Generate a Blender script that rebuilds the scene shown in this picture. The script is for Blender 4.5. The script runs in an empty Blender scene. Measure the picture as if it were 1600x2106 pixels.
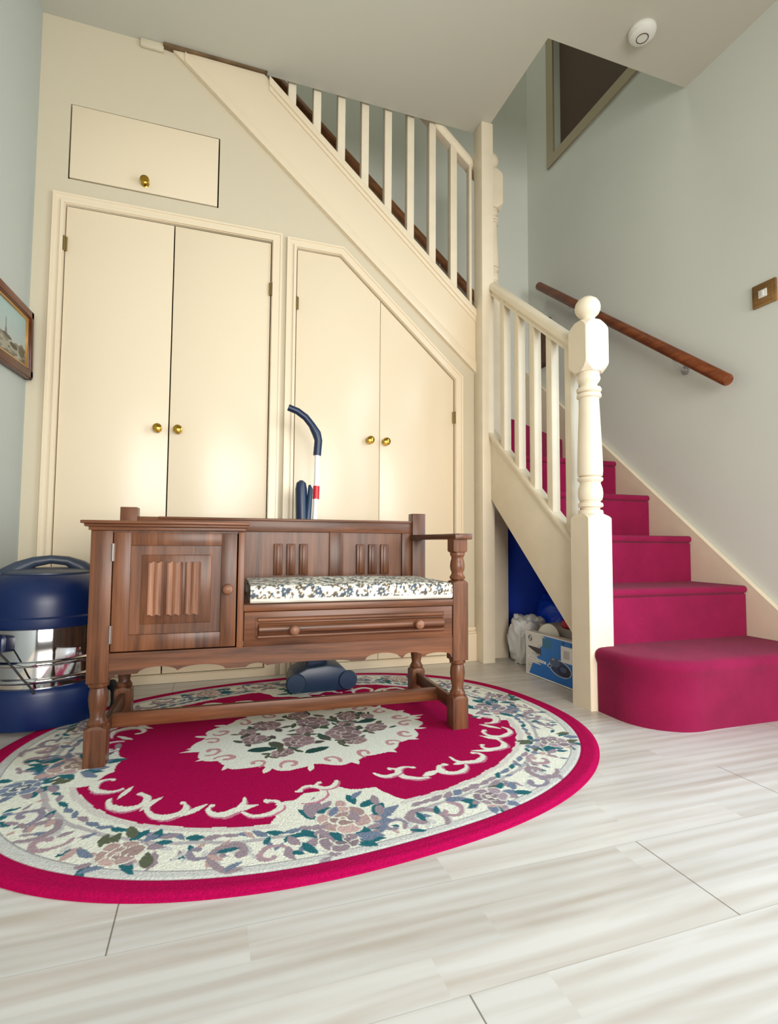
import bpy, bmesh, math, random
import numpy as np
from mathutils import Vector, Matrix
PI = math.pi
SC = bpy.context.scene
COL = SC.collection

# ------------------------------------------------------------------ camera
def camera():
    f, yaw, pitch, roll = 1090.7262, .3243, .0574, .0067
    F = Vector((math.sin(yaw)*math.cos(pitch), math.cos(yaw)*math.cos(pitch), math.sin(pitch)))
    R = Vector((math.cos(yaw), -math.sin(yaw), 0)); U = R.cross(F)
    R2 = R*math.cos(roll)+U*math.sin(roll); U2 = -R*math.sin(roll)+U*math.cos(roll)
    cd = bpy.data.cameras.new('camera'); co = bpy.data.objects.new('camera', cd); COL.objects.link(co)
    m = Matrix((R2, U2, -F)).transposed().to_4x4(); m.translation = Vector((.5875, -2.1025, .5099))
    co.matrix_world = m
    cd.sensor_fit = 'HORIZONTAL'; cd.sensor_width = 36; cd.lens = f/1600*36
    cd.clip_start = .02
    SC.camera = co
camera()

# ------------------------------------------------------------------ light and exposure
SC.view_settings.view_transform = 'Standard'; SC.view_settings.look = 'None'
SC.view_settings.gamma = 1; SC.view_settings.use_curve_mapping = False
SC.view_settings.exposure = -0.28
W = bpy.data.worlds.new('world'); SC.world = W; W.use_nodes = True
W.node_tree.nodes['Background'].inputs[0].default_value = (1.0, .93, .84, 1)
W.node_tree.nodes['Background'].inputs[1].default_value = .17
def area(name, loc, direction, sx, sy, power, col, spread=PI):
    l = bpy.data.lights.new(name, 'AREA'); l.shape = 'RECTANGLE'; l.size = sx; l.size_y = sy
    l.energy = power; l.color = col; l.spread = spread
    o = bpy.data.objects.new(name, l); COL.objects.link(o); o.location = loc
    o.rotation_euler = Vector(direction).to_track_quat('-Z', 'Y').to_euler()
    return o
# daylight through the glazed front door in the right-hand wall, behind the camera's right shoulder
area('daylight_door', (2.36, -1.72, 1.08), (-1, .22, -.25), 1.0, 1.75, 36, (.70, .86, 1.0), math.radians(140))
# fill light added behind the camera for the unseen room
area('fill_room', (1.2, -3.7, .90), (.05, 1, -.10), 2.0, 1.2, 54, (1.0, .955, .90), math.radians(115))
# fill lamp added upstairs to lift the dim stairwell
area('fill_landing', (.9, -.1, 4.6), (.25, .1, -1), .8, .4, 11, (1.0, .97, .82))

# ------------------------------------------------------------------ helpers
def tag(o, label=None, cat=None, group=None, kind=None):
    if label: o['label'] = label
    if cat: o['category'] = cat
    if group: o['group'] = group
    if kind: o['kind'] = kind
    return o
def thing(name, loc=(0, 0, 0), rz=0, label=None, cat=None, group=None):
    o = bpy.data.objects.new(name, None); COL.objects.link(o)
    o.empty_display_size = .1
    o.location = loc; o.rotation_euler = (0, 0, rz)
    return tag(o, label, cat, group)
def link(name, me, mat, parent=None, smooth=True, angle=35):
    if smooth:
        me.polygons.foreach_set('use_smooth', [True]*len(me.polygons))
        if angle: me.set_sharp_from_angle(angle=math.radians(angle))
    me.materials.clear()
    for m in (mat if isinstance(mat, (list, tuple)) else [mat]): me.materials.append(m)
    o = bpy.data.objects.new(name, me); COL.objects.link(o)
    if parent: o.parent = parent
    return o
class MB:
    def __init__(s): s.bm = bmesh.new()
    def _add(s, other, mi=0):
        me = bpy.data.meshes.new('t'); other.to_mesh(me); other.free()
        n = len(s.bm.faces); s.bm.from_mesh(me); bpy.data.meshes.remove(me)
        s.bm.faces.ensure_lookup_table()
        for f in s.bm.faces[n:]: f.material_index = mi
        return s
    def box(s, x0, x1, y0, y1, z0, z1, bev=0, mi=0, seg=2, rot=None):
        b = bmesh.new()
        vs = [b.verts.new((x, y, z)) for x in (x0, x1) for y in (y0, y1) for z in (z0, z1)]
        for q in ((0, 1, 3, 2), (4, 6, 7, 5), (0, 4, 5, 1), (2, 3, 7, 6), (0, 2, 6, 4), (1, 5, 7, 3)):
            b.faces.new([vs[i] for i in q])
        if bev: bmesh.ops.bevel(b, geom=b.edges[:], offset=bev, segments=seg, affect='EDGES', profile=.5)
        if rot:
            c = Vector(((x0+x1)/2, (y0+y1)/2, (z0+z1)/2))
            bmesh.ops.rotate(b, verts=b.verts[:], cent=c, matrix=rot)
        return s._add(b, mi)
    def lathe(s, prof, c=(0, 0, 0), seg=28, mi=0, sq=None, m=None):
        """prof = [(radius, z)...]"""
        b = bmesh.new(); rings = []
        for r, z in prof:
            rings.append([b.verts.new((r*math.cos(2*PI*i/seg), r*math.sin(2*PI*i/seg), z)) for i in range(seg)])
        for a, d in zip(rings, rings[1:]):
            for i in range(seg):
                j = (i+1) % seg
                b.faces.new((a[i], a[j], d[j], d[i]))
        b.faces.new(rings[0][::-1]); b.faces.new(rings[-1])
        if m: bmesh.ops.transform(b, matrix=m, verts=b.verts[:])
        bmesh.ops.translate(b, vec=Vector(c), verts=b.verts[:])
        bmesh.ops.recalc_face_normals(b, faces=b.faces[:])
        return s._add(b, mi)
    def tube(s, pts, r, seg=12, mi=0, caps=True, flat=None):
        b = bmesh.new(); pts = [Vector(p) for p in pts]; n = len(pts)
        rr = r if isinstance(r, (list, tuple)) else [r]*n
        up = Vector((0, 0, 1)); prev = None; rings = []
        for i, p in enumerate(pts):
            t = (pts[min(i+1, n-1)]-pts[max(i-1, 0)]).normalized()
            if prev is None:
                a = t.cross(up)
                if a.length < 1e-3: a = t.cross(Vector((0, 1, 0)))
            else: a = prev-t*prev.dot(t)
            a.normalize(); prev = a; c = t.cross(a)
            k = flat or 1
            rings.append([b.verts.new(p+(a*math.cos(2*PI*j/seg)+c*k*math.sin(2*PI*j/seg))*rr[i]) for j in range(seg)])
        for a, d in zip(rings, rings[1:]):
            for i in range(seg):
                j = (i+1) % seg
                b.faces.new((a[i], a[j], d[j], d[i]))
        if caps: b.faces.new(rings[0][::-1]); b.faces.new(rings[-1])
        bmesh.ops.recalc_face_normals(b, faces=b.faces[:])
        return s._add(b, mi)
    def prism(s, pts, d0, d1, plane='xz', bev=0, mi=0, seg=2):
        """convex or concave outline extruded from d0 to d1 across the plane"""
        b = bmesh.new()
        def P(u, v, d): return {'xz': (u, d, v), 'xy': (u, v, d), 'yz': (d, u, v)}[plane]
        v0 = [b.verts.new(P(u, v, d0)) for u, v in pts]; v1 = [b.verts.new(P(u, v, d1)) for u, v in pts]
        b.faces.new(v0); b.faces.new(v1[::-1]); n = len(pts)
        for i in range(n): b.faces.new((v0[i], v1[i], v1[(i+1) % n], v0[(i+1) % n]))
        bmesh.ops.recalc_face_normals(b, faces=b.faces[:])
        if bev: bmesh.ops.bevel(b, geom=b.edges[:], offset=bev, segments=seg, affect='EDGES', profile=.5)
        big = [f for f in b.faces if len(f.verts) > 4]
        if big: bmesh.ops.triangulate(b, faces=big)
        return s._add(b, mi)
    def build(s, name, mat, parent=None, smooth=True, angle=35):
        me = bpy.data.meshes.new(name); s.bm.to_mesh(me); s.bm.free()
        return link(name, me, mat, parent, smooth, angle)
def holed(name, loops, y0, y1, mat, parent=None, plane='xz'):
    """flat panel with holes: first loop is the outline, the others are openings"""
    cu = bpy.data.curves.new('c', 'CURVE'); cu.dimensions = '2D'; cu.fill_mode = 'BOTH'
    cu.extrude = abs(y1-y0)/2
    for lp in loops:
        sp = cu.splines.new('POLY'); sp.points.add(len(lp)-1)
        for p, (u, v) in zip(sp.points, lp): p.co = (u, v, 0, 1)
        sp.use_cyclic_u = True
    co = bpy.data.objects.new('c', cu); COL.objects.link(co)
    me = bpy.data.meshes.new_from_object(co); bpy.data.objects.remove(co); bpy.data.curves.remove(cu)
    mid = (y0+y1)/2
    if plane == 'xz': M = Matrix(((1, 0, 0, 0), (0, 0, -1, mid), (0, 1, 0, 0), (0, 0, 0, 1)))
    elif plane == 'yz': M = Matrix(((0, 0, 1, mid), (1, 0, 0, 0), (0, 1, 0, 0), (0, 0, 0, 1)))
    else: M = Matrix.Translation((0, 0, mid))
    me.transform(M); me.name = name
    return link(name, me, mat, parent, False)

# ------------------------------------------------------------------ materials
def lin(c):
    return tuple(((v/255)/12.92 if v/255 <= .04045 else ((v/255+.055)/1.055)**2.4) for v in c)
def mat(name, col, rough=.5, metal=0, bump=0, bscale=200, spec=.5, var=0, vscale=3, coat=0, sheen=0, trans=0, detail=3):
    m = bpy.data.materials.new(name); m.use_nodes = True; nt = m.node_tree; b = nt.nodes['Principled BSDF']
    c = lin(col)
    b.inputs['Base Color'].default_value = (*c, 1); b.inputs['Roughness'].default_value = rough
    b.inputs['Metallic'].default_value = metal; b.inputs['Specular IOR Level'].default_value = spec
    b.inputs['Coat Weight'].default_value = coat
    b.inputs['Sheen Weight'].default_value = sheen
    b.inputs['Transmission Weight'].default_value = trans
    tc = nt.nodes.new('ShaderNodeTexCoord')
    if var:
        n = nt.nodes.new('ShaderNodeTexNoise'); n.inputs['Scale'].default_value = vscale; n.inputs['Detail'].default_value = 4
        nt.links.new(tc.outputs['Object'], n.inputs['Vector'])
        r = nt.nodes.new('ShaderNodeValToRGB')
        r.color_ramp.elements[0].position = .3; r.color_ramp.elements[1].position = .7
        r.color_ramp.elements[0].color = (*[x*(1-var) for x in c], 1); r.color_ramp.elements[1].color = (*[min(1, x*(1+var)) for x in c], 1)
        nt.links.new(n.outputs[0], r.inputs[0]); nt.links.new(r.outputs[0], b.inputs['Base Color'])
    if bump:
        n = nt.nodes.new('ShaderNodeTexNoise'); n.inputs['Scale'].default_value = bscale; n.inputs['Detail'].default_value = detail
        nt.links.new(tc.outputs['Object'], n.inputs['Vector'])
        bp = nt.nodes.new('ShaderNodeBump'); bp.inputs['Strength'].default_value = bump; bp.inputs['Distance'].default_value = .002
        nt.links.new(n.outputs[0], bp.inputs['Height']); nt.links.new(bp.outputs[0], b.inputs['Normal'])
    return m
def wood(name, dark, light, axis='z', rough=.33, scale=1.0):
    m = bpy.data.materials.new(name); m.use_nodes = True; nt = m.node_tree; b = nt.nodes['Principled BSDF']
    tc = nt.nodes.new('ShaderNodeTexCoord'); mp = nt.nodes.new('ShaderNodeMapping')
    s = {'x': (1.6, 26, 26), 'y': (26, 1.6, 26), 'z': (26, 26, 1.6)}[axis]
    mp.inputs['Scale'].default_value = [v*scale for v in s]
    nt.links.new(tc.outputs['Object'], mp.inputs[0])
    n = nt.nodes.new('ShaderNodeTexNoise'); n.inputs['Scale'].default_value = 1; n.inputs['Detail'].default_value = 6
    n.inputs['Roughness'].default_value = .62; n.inputs['Distortion'].default_value = .6
    nt.links.new(mp.outputs[0], n.inputs['Vector'])
    n2 = nt.nodes.new('ShaderNodeTexNoise'); n2.inputs['Scale'].default_value = 6; n2.inputs['Detail'].default_value = 2
    nt.links.new(mp.outputs[0], n2.inputs['Vector'])
    mx = nt.nodes.new('ShaderNodeMath'); mx.operation = 'MULTIPLY_ADD'; mx.inputs[1].default_value = .3
    nt.links.new(n2.outputs[0], mx.inputs[0]); nt.links.new(n.outputs[0], mx.inputs[2])
    r = nt.nodes.new('ShaderNodeValToRGB')
    r.color_ramp.elements[0].position = .45; r.color_ramp.elements[1].position = .85
    r.color_ramp.elements[0].color = (*lin(dark), 1); r.color_ramp.elements[1].color = (*lin(light), 1)
    nt.links.new(mx.outputs[0], r.inputs[0]); nt.links.new(r.outputs[0], b.inputs['Base Color'])
    b.inputs['Roughness'].default_value = rough; b.inputs['Specular IOR Level'].default_value = .35
    bp = nt.nodes.new('ShaderNodeBump'); bp.inputs['Strength'].default_value = .12; bp.inputs['Distance'].default_value = .001
    nt.links.new(mx.outputs[0], bp.inputs['Height']); nt.links.new(bp.outputs[0], b.inputs['Normal'])
    return m
def attrmat(name, rough=.9, bump=.4, bscale=350, sheen=0):
    m = mat(name, (255, 255, 255), rough, bump=bump, bscale=bscale, sheen=sheen, spec=.1 if rough > .8 else .4)
    nt = m.node_tree; a = nt.nodes.new('ShaderNodeAttribute'); a.attribute_name = 'pattern'
    nt.links.new(a.outputs['Color'], nt.nodes['Principled BSDF'].inputs['Base Color'])
    return m

M = {}
M['wall_cream'] = mat('cream_plaster', (206, 194, 168), .75, bump=.15, bscale=90)
M['cream'] = mat('cream_gloss_paint', (229, 212, 183), .30, bump=.08, bscale=40)
M['cream_worn'] = mat('cream_paint_worn', (230, 217, 192), .36, bump=.12, bscale=60, var=.03, vscale=14)
M['wall_grey'] = mat('pale_grey_green_wall_paint', (216, 220, 212), .8, bump=.15, bscale=80, var=.03, vscale=1.7)
M['wall_shade'] = mat('wall_paint_shaded_left', (184, 188, 180), .8, bump=.15, bscale=80)  # grey wall paint again, darkened here to put shade on the left wall
M['ceiling'] = mat('ceiling_paint', (197, 194, 180), .85, bump=.12, bscale=60)
M['gap'] = mat('cupboard_inside_shade', (52, 38, 18), .9)
M['brass'] = mat('brass', (190, 150, 60), .16, 1)
M['brass_old'] = mat('dull_brass', (150, 128, 84), .35, .8)
M['wood_v'] = wood('oak_upright_grain', (56, 31, 19), (126, 79, 51), 'z')
M['wood_h'] = wood('oak_long_grain', (60, 33, 19), (128, 79, 50), 'x')
M['wood_y'] = wood('oak_deep_grain', (52, 29, 19), (112, 70, 48), 'y')
M['wood_fold'] = wood('oak_linenfold', (92, 56, 38), (158, 110, 82), 'z', .4)
M['rail'] = wood('brown_handrail_wood', (88, 40, 14), (142, 76, 38), 'y', .4)
M['rail_x'] = wood('brown_handrail_wood_back', (104, 66, 34), (150, 98, 54), 'x', .5)
M['frame_wood'] = wood('mahogany_frame', (60, 22, 8), (110, 50, 24), 'y', .3)
M['dark_wood'] = mat('dark_brown_board', (64, 46, 34), .7, var=.1)
M['beam'] = mat('brown_raw_edge', (112, 88, 60), .9, bump=.5, bscale=60, var=.3, vscale=20)
M['carpet'] = mat('crimson_stair_carpet', (136, 24, 66), 1.0, bump=.9, bscale=420, var=.12, vscale=9, sheen=.06, spec=.1)
M['blue'] = mat('deep_blue_plastic', (4, 32, 82), .36, bump=.05, bscale=300)
M['blue_grey'] = mat('slate_blue_plastic', (30, 54, 80), .35)
M['blue_dark'] = mat('navy_plastic', (18, 38, 68), .36)
M['grey_top'] = mat('grey_blue_plastic', (56, 66, 84), .4)
M['steel'] = mat('dull_steel', (150, 138, 132), .3, .9)
M['black'] = mat('black_rubber', (14, 14, 18), .6)
M['chrome'] = mat('polished_steel', (215, 215, 218), .07, 1, bump=.5, bscale=3.5, detail=1)
M['white_tube'] = mat('white_metal_tube', (238, 238, 238), .25)
M['red'] = mat('red_plastic', (196, 30, 44), .35)
M['plastic_white'] = mat('white_plastic', (226, 226, 218), .4)
M['poly_bag'] = mat('white_carrier_bag', (232, 232, 232), .3, bump=.7, bscale=16, detail=6)
M['blue_bag'] = mat('blue_woven_bag', (22, 78, 230), .28, bump=.8, bscale=14, detail=6)
M['blue_sheet'] = mat('blue_fabric', (26, 76, 220), .7, bump=.6, bscale=30)
M['red_thing'] = mat('crimson_fabric', (170, 18, 50), .6, bump=.4, bscale=40)
M['card'] = mat('grey_cardboard', (160, 152, 146), .7)
M['clear'] = mat('clear_plastic', (230, 232, 232), .08, trans=.85)
M['rug'] = attrmat('rug_pile', 1.0, .85, 260)
M['cushion'] = attrmat('floral_cotton', .85, .25, 900)
M['print'] = attrmat('printed_card', .35, .03, 60)
M['canvas'] = attrmat('painted_canvas', .5, .15, 400)
M['gilt'] = mat('gilt_slip', (196, 148, 80), .4, .35)
M['opening_dark'] = mat('dark_opening_panel', (84, 66, 54), .6)
M['beige'] = mat('beige_trim_paint', (176, 166, 140), .6)

def floor_mat():
    m = bpy.data.materials.new('pale_laminate'); m.use_nodes = True; nt = m.node_tree; b = nt.nodes['Principled BSDF']
    N = nt.nodes.new; Lk = nt.links.new
    tc = N('ShaderNodeTexCoord'); sp = N('ShaderNodeSeparateXYZ'); Lk(tc.outputs['Object'], sp.inputs[0])
    def mth(op, a, bb=None, c=None):
        n = N('ShaderNodeMath'); n.operation = op
        for i, v in enumerate((a, bb, c)):
            if v is None: continue
            if isinstance(v, (int, float)): n.inputs[i].default_value = v
            else: Lk(v, n.inputs[i])
        return n.outputs[0]
    SW = .0633
    yy = mth('ADD', sp.outputs[1], 1.346+SW*60)
    rowf = mth('DIVIDE', yy, SW); row = mth('FLOOR', rowf)
    wn = N('ShaderNodeTexWhiteNoise'); wn.noise_dimensions = '1D'; Lk(row, wn.inputs['W'])
    xo = mth('MULTIPLY_ADD', wn.outputs[0], 3.7, sp.outputs[0])
    colf = mth('DIVIDE', xo, .60); colm = mth('FLOOR', colf)
    cx = N('ShaderNodeCombineXYZ'); Lk(row, cx.inputs[0]); Lk(colm, cx.inputs[1])
    wn2 = N('ShaderNodeTexWhiteNoise'); wn2.noise_dimensions = '2D'; Lk(cx.outputs[0], wn2.inputs['Vector'])
    # grain
    g = N('ShaderNodeCombineXYZ'); Lk(mth('MULTIPLY', sp.outputs[0], 2.2), g.inputs[0]); Lk(mth('MULTIPLY', sp.outputs[1], 26), g.inputs[1])
    Lk(mth('MULTIPLY', wn2.outputs[0], 60), g.inputs[2])
    ns = N('ShaderNodeTexNoise'); ns.inputs['Scale'].default_value = 1; ns.inputs['Detail'].default_value = 5; ns.inputs['Distortion'].default_value = .8
    Lk(g.outputs[0], ns.inputs['Vector'])
    wv = N('ShaderNodeTexWave'); wv.wave_type = 'RINGS'; wv.inputs['Scale'].default_value = .55; wv.inputs['Distortion'].default_value = 3.2; wv.inputs['Detail'].default_value = 2
    Lk(g.outputs[0], wv.inputs['Vector'])
    gr = mth('MULTIPLY_ADD', wv.outputs['Fac'], .18, ns.outputs[0])
    r = N('ShaderNodeValToRGB'); r.color_ramp.elements[0].position = .30; r.color_ramp.elements[1].position = .74
    r.color_ramp.elements[0].color = (*lin((184, 174, 162)), 1); r.color_ramp.elements[1].color = (*lin((208, 205, 199)), 1)
    Lk(gr, r.inputs[0])
    hs = N('ShaderNodeHueSaturation'); Lk(r.outputs[0], hs.inputs['Color'])
    Lk(mth('MULTIPLY_ADD', wn2.outputs[0], .14, .90), hs.inputs['Value'])
    # seams
    pl = mth('FRACT', mth('DIVIDE', yy, SW*3)); seamA = mth('LESS_THAN', pl, .006)
    prow = mth('FLOOR', mth('DIVIDE', yy, SW*3))
    off = mth('MULTIPLY', mth('MODULO', prow, 3), .815)
    seg = mth('FRACT', mth('DIVIDE', mth('ADD', mth('SUBTRACT', sp.outputs[0], 1.292), mth('ADD', off, 12.3-.815)), 1.23))
    seamB = mth('LESS_THAN', seg, .0018)
    sm = mth('MAXIMUM', mth('MULTIPLY', seamA, .3), mth('MULTIPLY', seamB, .75))
    mix = N('ShaderNodeMixRGB'); Lk(sm, mix.inputs[0]); Lk(hs.outputs[0], mix.inputs[1]); mix.inputs[2].default_value = (*lin((90, 78, 62)), 1)
    Lk(mix.outputs[0], b.inputs['Base Color'])
    b.inputs['Roughness'].default_value = .34; b.inputs['Specular IOR Level'].default_value = .45
    return m
M['floor'] = floor_mat()

# ------------------------------------------------------------------ the setting
XL, XR, YB, H = -.027, 2.408, .647, 2.4
XO, YO = 1.74, -.505
MB().box(XL-.1, XR+.1, -4.2, YB+.1, -.1, 0).build('floor', M['floor'], smooth=False)['kind'] = 'structure'
c = holed('ceiling', [[(XL-.1, -4.2), (XR+.1, -4.2), (XR+.1, YO), (XO, YO), (XO, .0), (XL-.1, .0)]], H, H+.2, M['ceiling'], plane='xy'); c['kind'] = 'structure'
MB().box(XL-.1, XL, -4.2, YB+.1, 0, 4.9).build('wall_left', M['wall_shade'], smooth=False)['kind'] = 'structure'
# right wall with the glazed-door opening near the camera and a dark opening above the stairs
w = holed('wall_right', [[(-4.2, 0), (YB+.1, 0), (YB+.1, 4.9), (-4.2, 4.9)],
                         [(-2.25, .02), (-2.25, 2.02), (-1.2, 2.02), (-1.2, .02)],
                         [(-.30, 2.75), (-.30, 3.6), (.368, 3.6), (.368, 2.75)]], XR, XR+.12, M['wall_grey'], plane='yz'); w['kind'] = 'structure'
MB().box(XL-.1, XR+.12, YB, YB+.1, 0, 4.9).build('wall_stairwell', M['wall_grey'], smooth=False)['kind'] = 'structure'
MB().box(XL-.1, XR+.12, -.72, YB+.1, 4.9, 5.0).build('ceiling_upstairs', M['ceiling'], smooth=False)['kind'] = 'structure'
MB().box(XL-.1, XR+.12, -.72, -.62, H+.2, 4.9).build('wall_landing', M['wall_grey'], smooth=False)['kind'] = 'structure'
t = holed('trim_1', [[(-.36, 2.69), (.43, 2.69), (.43, 3.66), (-.36, 3.66)], [(-.30, 2.75), (-.30, 3.6), (.368, 3.6), (.368, 2.75)]], XR-.012, XR+.0, M['beige'], plane='yz'); t['kind'] = 'structure'
MB().box(XR+.04, XR+.06, -.34, .40, 2.72, 3.62).build('dark_panel_1', M['opening_dark'], smooth=False)['kind'] = 'structure'  # plain dark brown panel filling the opening above the stairs

d1 = holed('door_1', [[(-2.25, .02), (-1.2, .02), (-1.2, 2.02), (-2.25, 2.02)], [(-2.13, .25), (-1.77, .25), (-1.77, 1.9), (-2.13, 1.9)], [(-1.68, .25), (-1.32, .25), (-1.32, 1.9), (-1.68, 1.9)]], XR+.03, XR+.075, M['plastic_white'], plane='yz'); d1['kind'] = 'structure'
# cupboard wall under the upper flight, with its openings
SL = .873                                        # slope of the upper flight
def ztop(x): return 1.556+SL*(1.682-x)*1.02      # upper edge of the string
def zlow(x): return 1.279+.868*(1.682-x)         # lower edge of the string
D1 = [(.071, .03), (.793, .03), (.793, 1.704), (.071, 1.704)]
D2 = [(.892, .03), (1.593, .03), (1.593, 1.2285), (1.0705, 1.697), (.892, 1.697)]
HT = [(.072, 1.804), (.586, 1.804), (.586, 2.085), (.072, 2.085)]
xe = 1.682-(H-1.279)/.868
w = holed('wall_cupboards', [[(XL, 0), (1.70, 0), (1.70, zlow(1.70)+.05), (xe+.06, H), (XL, H)], D1, D2, HT], 0, .05, M['wall_cream']); w['kind'] = 'structure'
# skirting piece between the last door and the post, plain plinth elsewhere
b = MB(); b.box(1.625, 1.695, -.018, 0, 0, .118, .002).box(1.625, 1.695, -.014, 0, .118, .128, .002).box(1.625, 1.695, -.009, 0, .128, .146, .003)
b.build('baseboard_back', M['cream'])['kind'] = 'structure'
MB().box(XL, .03, -.012, 0, 0, .1, .003).build('baseboard_corner', M['cream'])['kind'] = 'structure'
MB().box(XL, XL+.012, -4.2, -.0, 0, .1, .003).build('baseboard_left', M['cream'])['kind'] = 'structure'
# raw timber edge and plaster lump where the string meets the ceiling
MB().prism([(.375, 2.399), (.76, 2.399), (.74, 2.389), (.62, 2.391), (.48, 2.387), (.41, 2.383), (.372, 2.388)], -.022, .0, 'xz').build('trim_2', M['beam'], smooth=False)['kind'] = 'structure'
MB().box(.292, .374, -.014, 0, 2.368, 2.4, .004).build('trim_3', M['wall_cream'])['kind'] = 'structure'

# ------------------------------------------------------------------ cupboards
def knob_mb(m=None, r=.0165, L=.034, c=(0, 0, 0)):
    # axis towards -Y
    R = Matrix.Rotation(PI/2, 4, 'X')
    return MB().lathe([(r*.8, 0), (r*.85, .002), (r*.4, .005), (r*.36, L*.42), (r*.75, L*.55), (r, L*.72), (r*.92, L*.9), (r*.55, L*.98), (r*.1, L)], c, 24, m=R)
def ring(name, outer, inner, y0, y1, mt, parent): return holed(name, [outer, inner], y0, y1, mt, parent)
def off(poly, d):
    """offset a convex counter-clockwise outline outwards"""
    n = len(poly); out = []
    for i in range(n):
        p0, p1, p2 = Vector(poly[i-1]), Vector(poly[i]), Vector(poly[(i+1) % n])
        a = (p1-p0).normalized(); b_ = (p2-p1).normalized()
        n1 = Vector((a.y, -a.x)); n2 = Vector((b_.y, -b_.x)); k = (n1+n2); k = k/ (1+n1.dot(n2))
        q = p1+k*d; out.append((q.x, q.y))
    return out
def cupboard(name, loop, leaves, knobs, hinges, label, frame=True, knob_r=.0165):
    t = thing(name, (0, 0, 0), 0, label, 'cupboard')
    MB().prism(loop, .052, .056, 'xz').build('shade_backing', M['gap'], t, False)  # dark sheet standing in for the shade inside, seen through the door gaps
    if frame:
        lo = [(u, v if v > .1 else .0) for u, v in loop]
        o1 = off(lo, .040); o1 = [(u, max(0, v)) for u, v in o1]
        f = holed('architrave', [o1, [(u, v-(.001 if v < .1 else 0)) for u, v in lo] if False else off(loop, .001)], -.010, 0, M['cream'], t)
        o2 = off(lo, .013); o2 = [(u, max(0.001, v)) for u, v in o2]
        g = holed('bead', [o2, off(loop, .003)], -.017, -.009, M['cream'], f)
        o3 = off(lo, .040); o3 = [(u, max(0.001, v)) for u, v in o3]; o4 = off(lo, .032); o4 = [(u, max(0.002, v)) for u, v in o4]
        holed('bead', [o3, o4], -.013, -.009, M['cream'], f)
    for i, lf in enumerate(leaves):
        d = MB().prism(lf, -.002, .018, 'xz', .0012).build('door', M['cream'], t)
        for (kx, kz, ki) in knobs:
            if ki == i: knob_mb(r=knob_r, c=(kx, -.002, kz)).build('knob', M['brass'], d)
        for (hx, hz, hi) in hinges:
            if hi == i:
                R = MB(); R.tube([(hx, -.011, hz-.026), (hx, -.011, hz+.026)], .0042, 10)
                R.box(hx-.009, hx+.009, -.0105, -.002, hz-.025, hz+.025)
                R.build('hinge', M['brass_old'], d)
    return t
g = .003
cupboard('cupboard', D1, [[(.071+g, .032), (.4297, .032), (.4297, 1.700), (.071+g, 1.700)], [(.4340, .032), (.7895, .032), (.7895, 1.700), (.4340, 1.700)]],
         [(.395, .921, 0), (.464, .921, 1)], [(.0715, 1.56, 0), (.0715, .35, 0), (.7925, 1.51, 1), (.7925, .33, 1)],
         'tall cream double-door cupboard at the left, its two doors the same height')
cupboard('cupboard', D2, [[(.895, .032), (1.2485, .032), (1.2485, 1.534), (1.0695, 1.694), (.895, 1.694)],
                          [(1.2505, .032), (1.590, .032), (1.590, 1.227), (1.2505, 1.531)]],
         [(1.204, .932, 0), (1.274, .930, 1)], [(.8925, 1.47, 0), (.8925, .33, 0), (1.5925, 1.06, 1), (1.5925, .25, 1)],
         'cream double-door cupboard with its top right cut off along the stair slope')
cupboard('cupboard', HT, [[(.077, 1.809), (.581, 1.809), (.581, 2.0815), (.077, 2.0815)]], [(.325, 1.840, 0)], [],
         'small cream hatch cupboard high on the wall above the tall double doors', frame=False)
# chipped paint marks along the hatch's top edge
# ------------------------------------------------------------------ posts and newels
post = MB().box(1.693, 1.751, -.078, -.002, 0, H, .003).build('support_post', M['cream_worn'])
tag(post, 'square cream post running from floor to ceiling at the stair corner', 'post')

def sqblock(mb, c, h, z0, z1, cham=.012, top=True, bottom=True):
    """square block with chamfered (lamb's tongue) ends"""
    x, y = c
    pr = []
    def sq(k, z, r=0): return [(x-k, y-k, z), (x+k, y-k, z), (x+k, y+k, z), (x-k, y+k, z)]
    mb.box(x-h, x+h, y-h, y+h, z0, z1, .0025)
def oct_block(mb, c, h, z0, z1, ct, cb):
    """square block whose corners are cut towards the turned neck (ct above, cb below)"""
    b = bmesh.new(); x, y = c; N = 8
    def loop(k, z):
        # k = 0 full square with tiny corners, 1 = octagon close to a circle
        cc = h*.06+(h*.52)*k; hh = h*(1-.10*k)
        pts = [(hh, -hh+cc), (hh, hh-cc), (hh-cc, hh), (-hh+cc, hh), (-hh, hh-cc), (-hh, -hh+cc), (-hh+cc, -hh), (hh-cc, -hh)]
        return [b.verts.new((x+u, y+v, z)) for u, v in pts]
    zs = []
    if cb:
        for i in range(5): a = i/4; zs.append((1-math.sin(a*PI/2), z0+cb*(a)))
    else: zs.append((0, z0))
    if ct:
        for i in range(5): a = i/4; zs.append((1-math.cos(a*PI/2), z1-ct*(1-a)))
    else: zs.append((0, z1))
    L = [loop(k, z) for k, z in zs]
    for a, d in zip(L, L[1:]):
        for i in range(8): b.faces.new((a[i], a[(i+1) % 8], d[(i+1) % 8], d[i]))
    b.faces.new(L[0][::-1]); b.faces.new(L[-1])
    bmesh.ops.recalc_face_normals(b, faces=b.faces[:])
    mb._add(b)
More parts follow.
